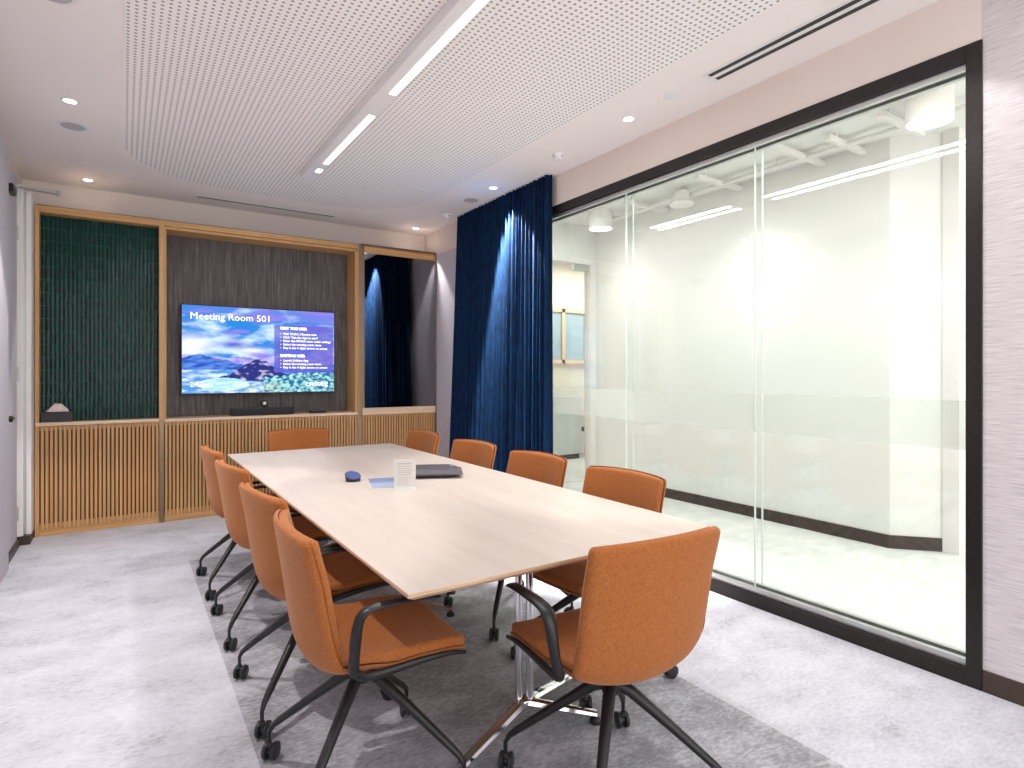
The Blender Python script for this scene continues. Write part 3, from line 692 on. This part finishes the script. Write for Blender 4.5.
def make_chair():
    root = thing('conference_chair', '', 'chair')
    MB().shell(lambda u, v: SH(u, 2*v-1, -.001), lambda u, v: SH(u, 2*v-1, -.002-puff(u, v, .014, .003)), 1, 1, su, sv).build('shell', M['fabric'], root, True, angle=75)
    MB().shell(lambda u, v: SH(u, 2*v-1, .0015, .006), lambda u, v: SH(u, 2*v-1, .0025+puff(u, v, .026, .006), .006), 1, 1, su, sv).build('cushion', M['fabric'], root, True, angle=75)
    for sx in (-1, 1):
        P = [(sx*.282, .150, .664), (sx*.287, .12, .672), (sx*.292, .03, .676), (sx*.295, -.045, .674), (sx*.295, -.082, .662), (sx*.293, -.098, .630), (sx*.287, -.104, .57), (sx*.276, -.105, .51), (sx*.259, -.095, .482), (sx*.249, -.060, .460), (sx*.243, .0, .455), (sx*.242, .1, .461), (sx*.238, .2, .459), (sx*.232, .262, .446)]
        Q = catmull(P, 4); n = len(Q)
        wl_ = [lerp_tab([(0, .012), (.04, .020), (.3, .022), (.5, .015), (.75, .009), (1, .006)], i/(n-1)) for i in range(n)]
        tl_ = [lerp_tab([(0, .005), (.04, .007), (.25, .009), (.45, .016), (.70, .014), (1, .007)], i/(n-1)) for i in range(n)]
        MB().tube(Q, wl_, 14, tl_, (1, 0, 0)).build('armrest', M['black_metal'], root, True, angle=60)
    MB().lathe([(0, .325), (.030, .325), (.036, .34), (.034, .365), (.026, .375), (.026, .40), (.11, .408), (.11, .4125), (0, .4125)], 24).build('hub', M['black_metal'], root, True)
    for k in range(4):
        a = PI/4+k*PI/2; ca_, sa = math.cos(a), math.sin(a); r = .352
        P = [(.015*ca_, .015*sa, .352), (.06*ca_, .06*sa, .335), (.18*ca_, .18*sa, .247), (.31*ca_, .31*sa, .148), (.338*ca_, .338*sa, .124), (r*ca_, r*sa, .100), (r*ca_, r*sa, .062)]
        l = MB().tube(catmull(P, 4), [.020]*5+[.0175]*4+[.014]*8+[.011]*8, 12, None, (-sa, ca_, 0)) if False else MB().tube(P, [.021, .020, .0165, .0135, .011, .0075, .0065], 14, [.019, .019, .0150, .012, .010, .0075, .0065], (-sa, ca_, 0))
        lo = l.build('leg', M['black_metal'], root, True, angle=70)
        w2 = MB(); sp_ = random.uniform(0, PI)
        R2 = Matrix.Translation((r*ca_+.012*math.cos(sp_), r*sa+.012*math.sin(sp_), .0295)) @ Matrix.Rotation(sp_, 4, 'Z') @ Matrix.Rotation(PI/2, 4, 'X')
        for z0 in (-.024, .006):
            w2.lathe([(0, z0), (.022, z0), (.029, z0+.004), (.029, z0+.014), (.022, z0+.018), (0, z0+.018)], 24, R2)
        w2.lathe([(0, -.006), (.016, -.006), (.016, .006), (0, .006)], 14, R2)
        w2.lathe([(.009, .05), (.012, .052), (.010, .066), (0, .066)], 12, Matrix.Translation((r*ca_, r*sa, 0)))
        w2.build('caster', M['black'], lo, True)
    return root
P_ = PI
chairs = [ # x, y, facing angle (0 = +y), angle of the four legged base, label
    (1.290, 1.380, -.07, -.09, 'rust orange swivel chair at the near end of the table, seen from behind'),
    (.655, 1.885, -P_/2-.05, -.04, 'rust orange swivel chair on the left side, nearest the camera with seat and armrest showing'),
    (.668, 2.535, -P_/2+.12, 0, 'rust orange swivel chair on the left side, second from the near end'),
    (.670, 3.345, -P_/2+.12, 0, 'rust orange swivel chair on the left side, third from the near end'),
    (.668, 4.10, -P_/2+.06, 0, 'rust orange swivel chair on the left side, farthest, nearest the slatted doors'),
    (1.765, 2.015, P_/2+.06, 0, 'rust orange swivel chair on the glass wall side, nearest the camera'),
    (1.785, 2.735, P_/2+.08, 0, 'rust orange swivel chair on the glass wall side, second from the near end'),
    (1.785, 3.47, P_/2+.08, .1, 'rust orange swivel chair on the glass wall side, third, in front of the blue curtain'),
    (1.785, 4.28, P_/2+.05, 0, 'rust orange swivel chair on the glass wall side, farthest, by the mirrored bay'),
    (1.21, 4.83, P_, .1, 'rust orange swivel chair alone at the far end of the table under the screen')]
proto = make_chair()
for i, (x, y, a, br, lab) in enumerate(chairs):
    o = proto if i == 0 else copy_tree(proto)
    o.location = (x, y, 0); o.rotation_euler.z = a
    for ch in [k for k in bpy.data.objects if k.parent == o and k.name.startswith('leg')]: ch.rotation_euler.z = br-a
    tag(o, lab, 'chair', 'rust orange swivel chairs around the conference table')

# ------------------------------------------------------------------ things on the table
z0 = TZ+.0006
dv = thing('scheduler_puck', 'small dark navy wedge shaped round control device on the table', 'electronic device', (1.035, 3.13, z0), .5)
k = MB(); n = 28
A = [k.bm.verts.new((.038*math.cos(2*PI*i/n), .038*math.sin(2*PI*i/n), 0)) for i in range(n)]
B = [k.bm.verts.new((.043*math.cos(2*PI*i/n), .042*math.sin(2*PI*i/n), .030+.018*math.sin(2*PI*i/n+.4))) for i in range(n)]
k._f(A[::-1]); k._f(B)
for i in range(n): k._f([A[i], A[(i+1) % n], B[(i+1) % n], B[i]])
k.build('body', M['black'], dv, True)
k = MB(); Bq = [k.bm.verts.new((.039*math.cos(2*PI*i/n), .038*math.sin(2*PI*i/n), .0315+.0165*math.sin(2*PI*i/n+.4))) for i in range(n)]; k._f(Bq)
k.build('display', flat('blue_display_glass', (.07, .10, .28), .12, vary=.2), dv)
lf = thing('leaflet', 'blue printed leaflet lying flat, left of the sign holder', 'leaflet', (1.185, 2.98, z0), -.25)
MB().box(-.10, .10, .0, .14, 0, .0015).build('upper_half', M['paper_blue'], lf)
MB().box(-.10, .10, -.14, -.002, 0, .0015).build('lower_half', M['paper_blue2'], lf)
sg = thing('sign_holder', 'clear acrylic stand holding a printed white notice on the table', 'sign', (1.188, 2.782, z0), -.42)
MB().box(-.056, .056, -.006, -.0035, .003, .150).box(-.056, .056, .0035, .006, .003, .150).build('acrylic_cover', M['acrylic'], sg)
MB().box(-.060, .060, -.022, .022, 0, .004, .001).build('acrylic_base', M['glass_edge'], sg)
MB().box(-.054, .054, -.0015, .0015, .004, .148).build('notice', M['paper'], sg)
ln = [('NOTICE TO GUESTS', -.036, .122, .0075, .0002)]
for i in range(9): ln.append((['Please keep the room tidy', 'and switch off the screen', 'when the meeting has ended.', 'Tables may be wiped down', 'with the tissues provided.', 'Food is not allowed here.', 'Please return all the', 'chairs to their places.', 'Thank you very much.'][i], -.036, .110-.0105*i-(.006 if i > 4 else 0), .0062, 0))
text_mesh(ln, 'notice_text', M['ink'], sg, Matrix.Translation((0, -.0018, 0)) @ Matrix.Rotation(PI/2, 4, 'X'))
# laptop sleeve: padded, pointed corners
sl = thing('laptop_sleeve', 'dark grey padded laptop sleeve lying behind the sign holder', 'bag', (1.475, 3.06, z0), -.45)
def slf(top):
    def g(u, v):
        x = (u-.5)*.34; y = (v-.5)*.26
        e = min(1, 4.2*min(u, 1-u))*min(1, 4.2*min(v, 1-v)); e = e*(2-e)
        h_ = .022+(.027 if top else -.021)*e
        pull = 1-.05*(1-abs(2*u-1))*abs(2*v-1)
        return Vector((x, y*pull, h_+(.0012 if top else -.0008)+.001*math.sin(14*x+20*y)*e))
    return g
MB().shell(slf(False), slf(True), 20, 16).build('body', M['leather_grey'], sl, True, angle=100)
MB().box(.06, .12, -.01, .018, .049, .0505).build('logo_patch', flat('pale_patch', (.40, .38, .42), .5), sl)
MB().tube([(-.13, .125, .022), (.13, .125, .022)], .0035, 8).build('zip', M['black'], sl, True)

# ------------------------------------------------------------------ light
def area(name, loc, sx, sy, e, col=(1, 1, 1), rot=(0, 0, 0)):
    L = bpy.data.lights.new(name, 'AREA'); L.shape = 'RECTANGLE'; L.size = sx; L.size_y = sy; L.energy = e; L.color = col
    o = bpy.data.objects.new(name, L); COL.objects.link(o); o.location = loc; o.rotation_euler = rot; return o
area('linear_lamp_near', (1.278, 2.0, 2.918), .05, 2.3, 17, (1, .97, .96)).parent = LIN
area('linear_lamp_far', (1.278, 4.0, 2.918), .05, 1.0, 9, (1, .97, .96)).parent = LIN
def cspot(x, y, e, size=95):
    L = bpy.data.lights.new('corridor_spot', 'SPOT'); L.energy = e; L.spot_size = math.radians(size); L.spot_blend = .8; L.shadow_soft_size = .08; L.color = (1, .985, .95)
    o = bpy.data.objects.new('corridor_spot', L); COL.objects.link(o); o.location = (x, y, CZ-.20)
for x, y in ((4.30, 1.66), (4.42, 4.90), (4.42, 3.2)): cspot(x, y, 15, 125)
for y, lab in ((.9, 'added linear lamp out of view on the corridor ceiling, nearer half'), (3.9, 'added linear lamp out of view on the corridor ceiling, farther half')):  # invented fittings, hidden from the camera, added to brighten the corridor evenly
    t = thing('linear_light', lab, 'ceiling light', (3.55, y, CZ))
    MB().box(-.06, .06, -1.3, 1.3, -.05, -.0005, .002).build('housing', M['trim_white'], t)
    MB().box(-.045, .045, -1.28, 1.28, -.053, -.0495).build('lens', M['led_corr'], t)
    area('corridor_fill_linear', (0, 0, -.056), .09, 2.5, 18, (1, 1, .97)).parent = t
area('office_fill', (6.2, 6.7, 3.1), 1.4, .9, 32, (1, .93, .84))  # unseen area light without a fitting, added to brighten the office wall
area('corridor_far_fill', (6.4, 1.0, 3.1), 1.4, 2.4, 24)  # bare fill light added above the far corridor, no fitting modelled
W = bpy.data.worlds.new('World'); SC.world = W; W.use_nodes = True
W.node_tree.nodes['Background'].inputs[0].default_value = (1, .97, .95, 1); W.node_tree.nodes['Background'].inputs[1].default_value = 1.6

# ------------------------------------------------------------------ camera
cam = bpy.data.cameras.new('camera'); co = bpy.data.objects.new('camera', cam); COL.objects.link(co)
co.location = (0, 0, 1.33); co.rotation_euler = (PI/2, 0, -math.atan(388/587))
cam.sensor_fit = 'HORIZONTAL'; cam.sensor_width = 36; cam.lens = 587/1024*36
cam.shift_y = -10/1024       # horizon sits 10 px above the middle of the frame
cam.clip_start = .05
SC.camera = co
SC.view_settings.view_transform = 'Standard'; SC.view_settings.look = 'None'
SC.view_settings.exposure = 0.78; SC.view_settings.gamma = 1; SC.view_settings.use_curve_mapping = False
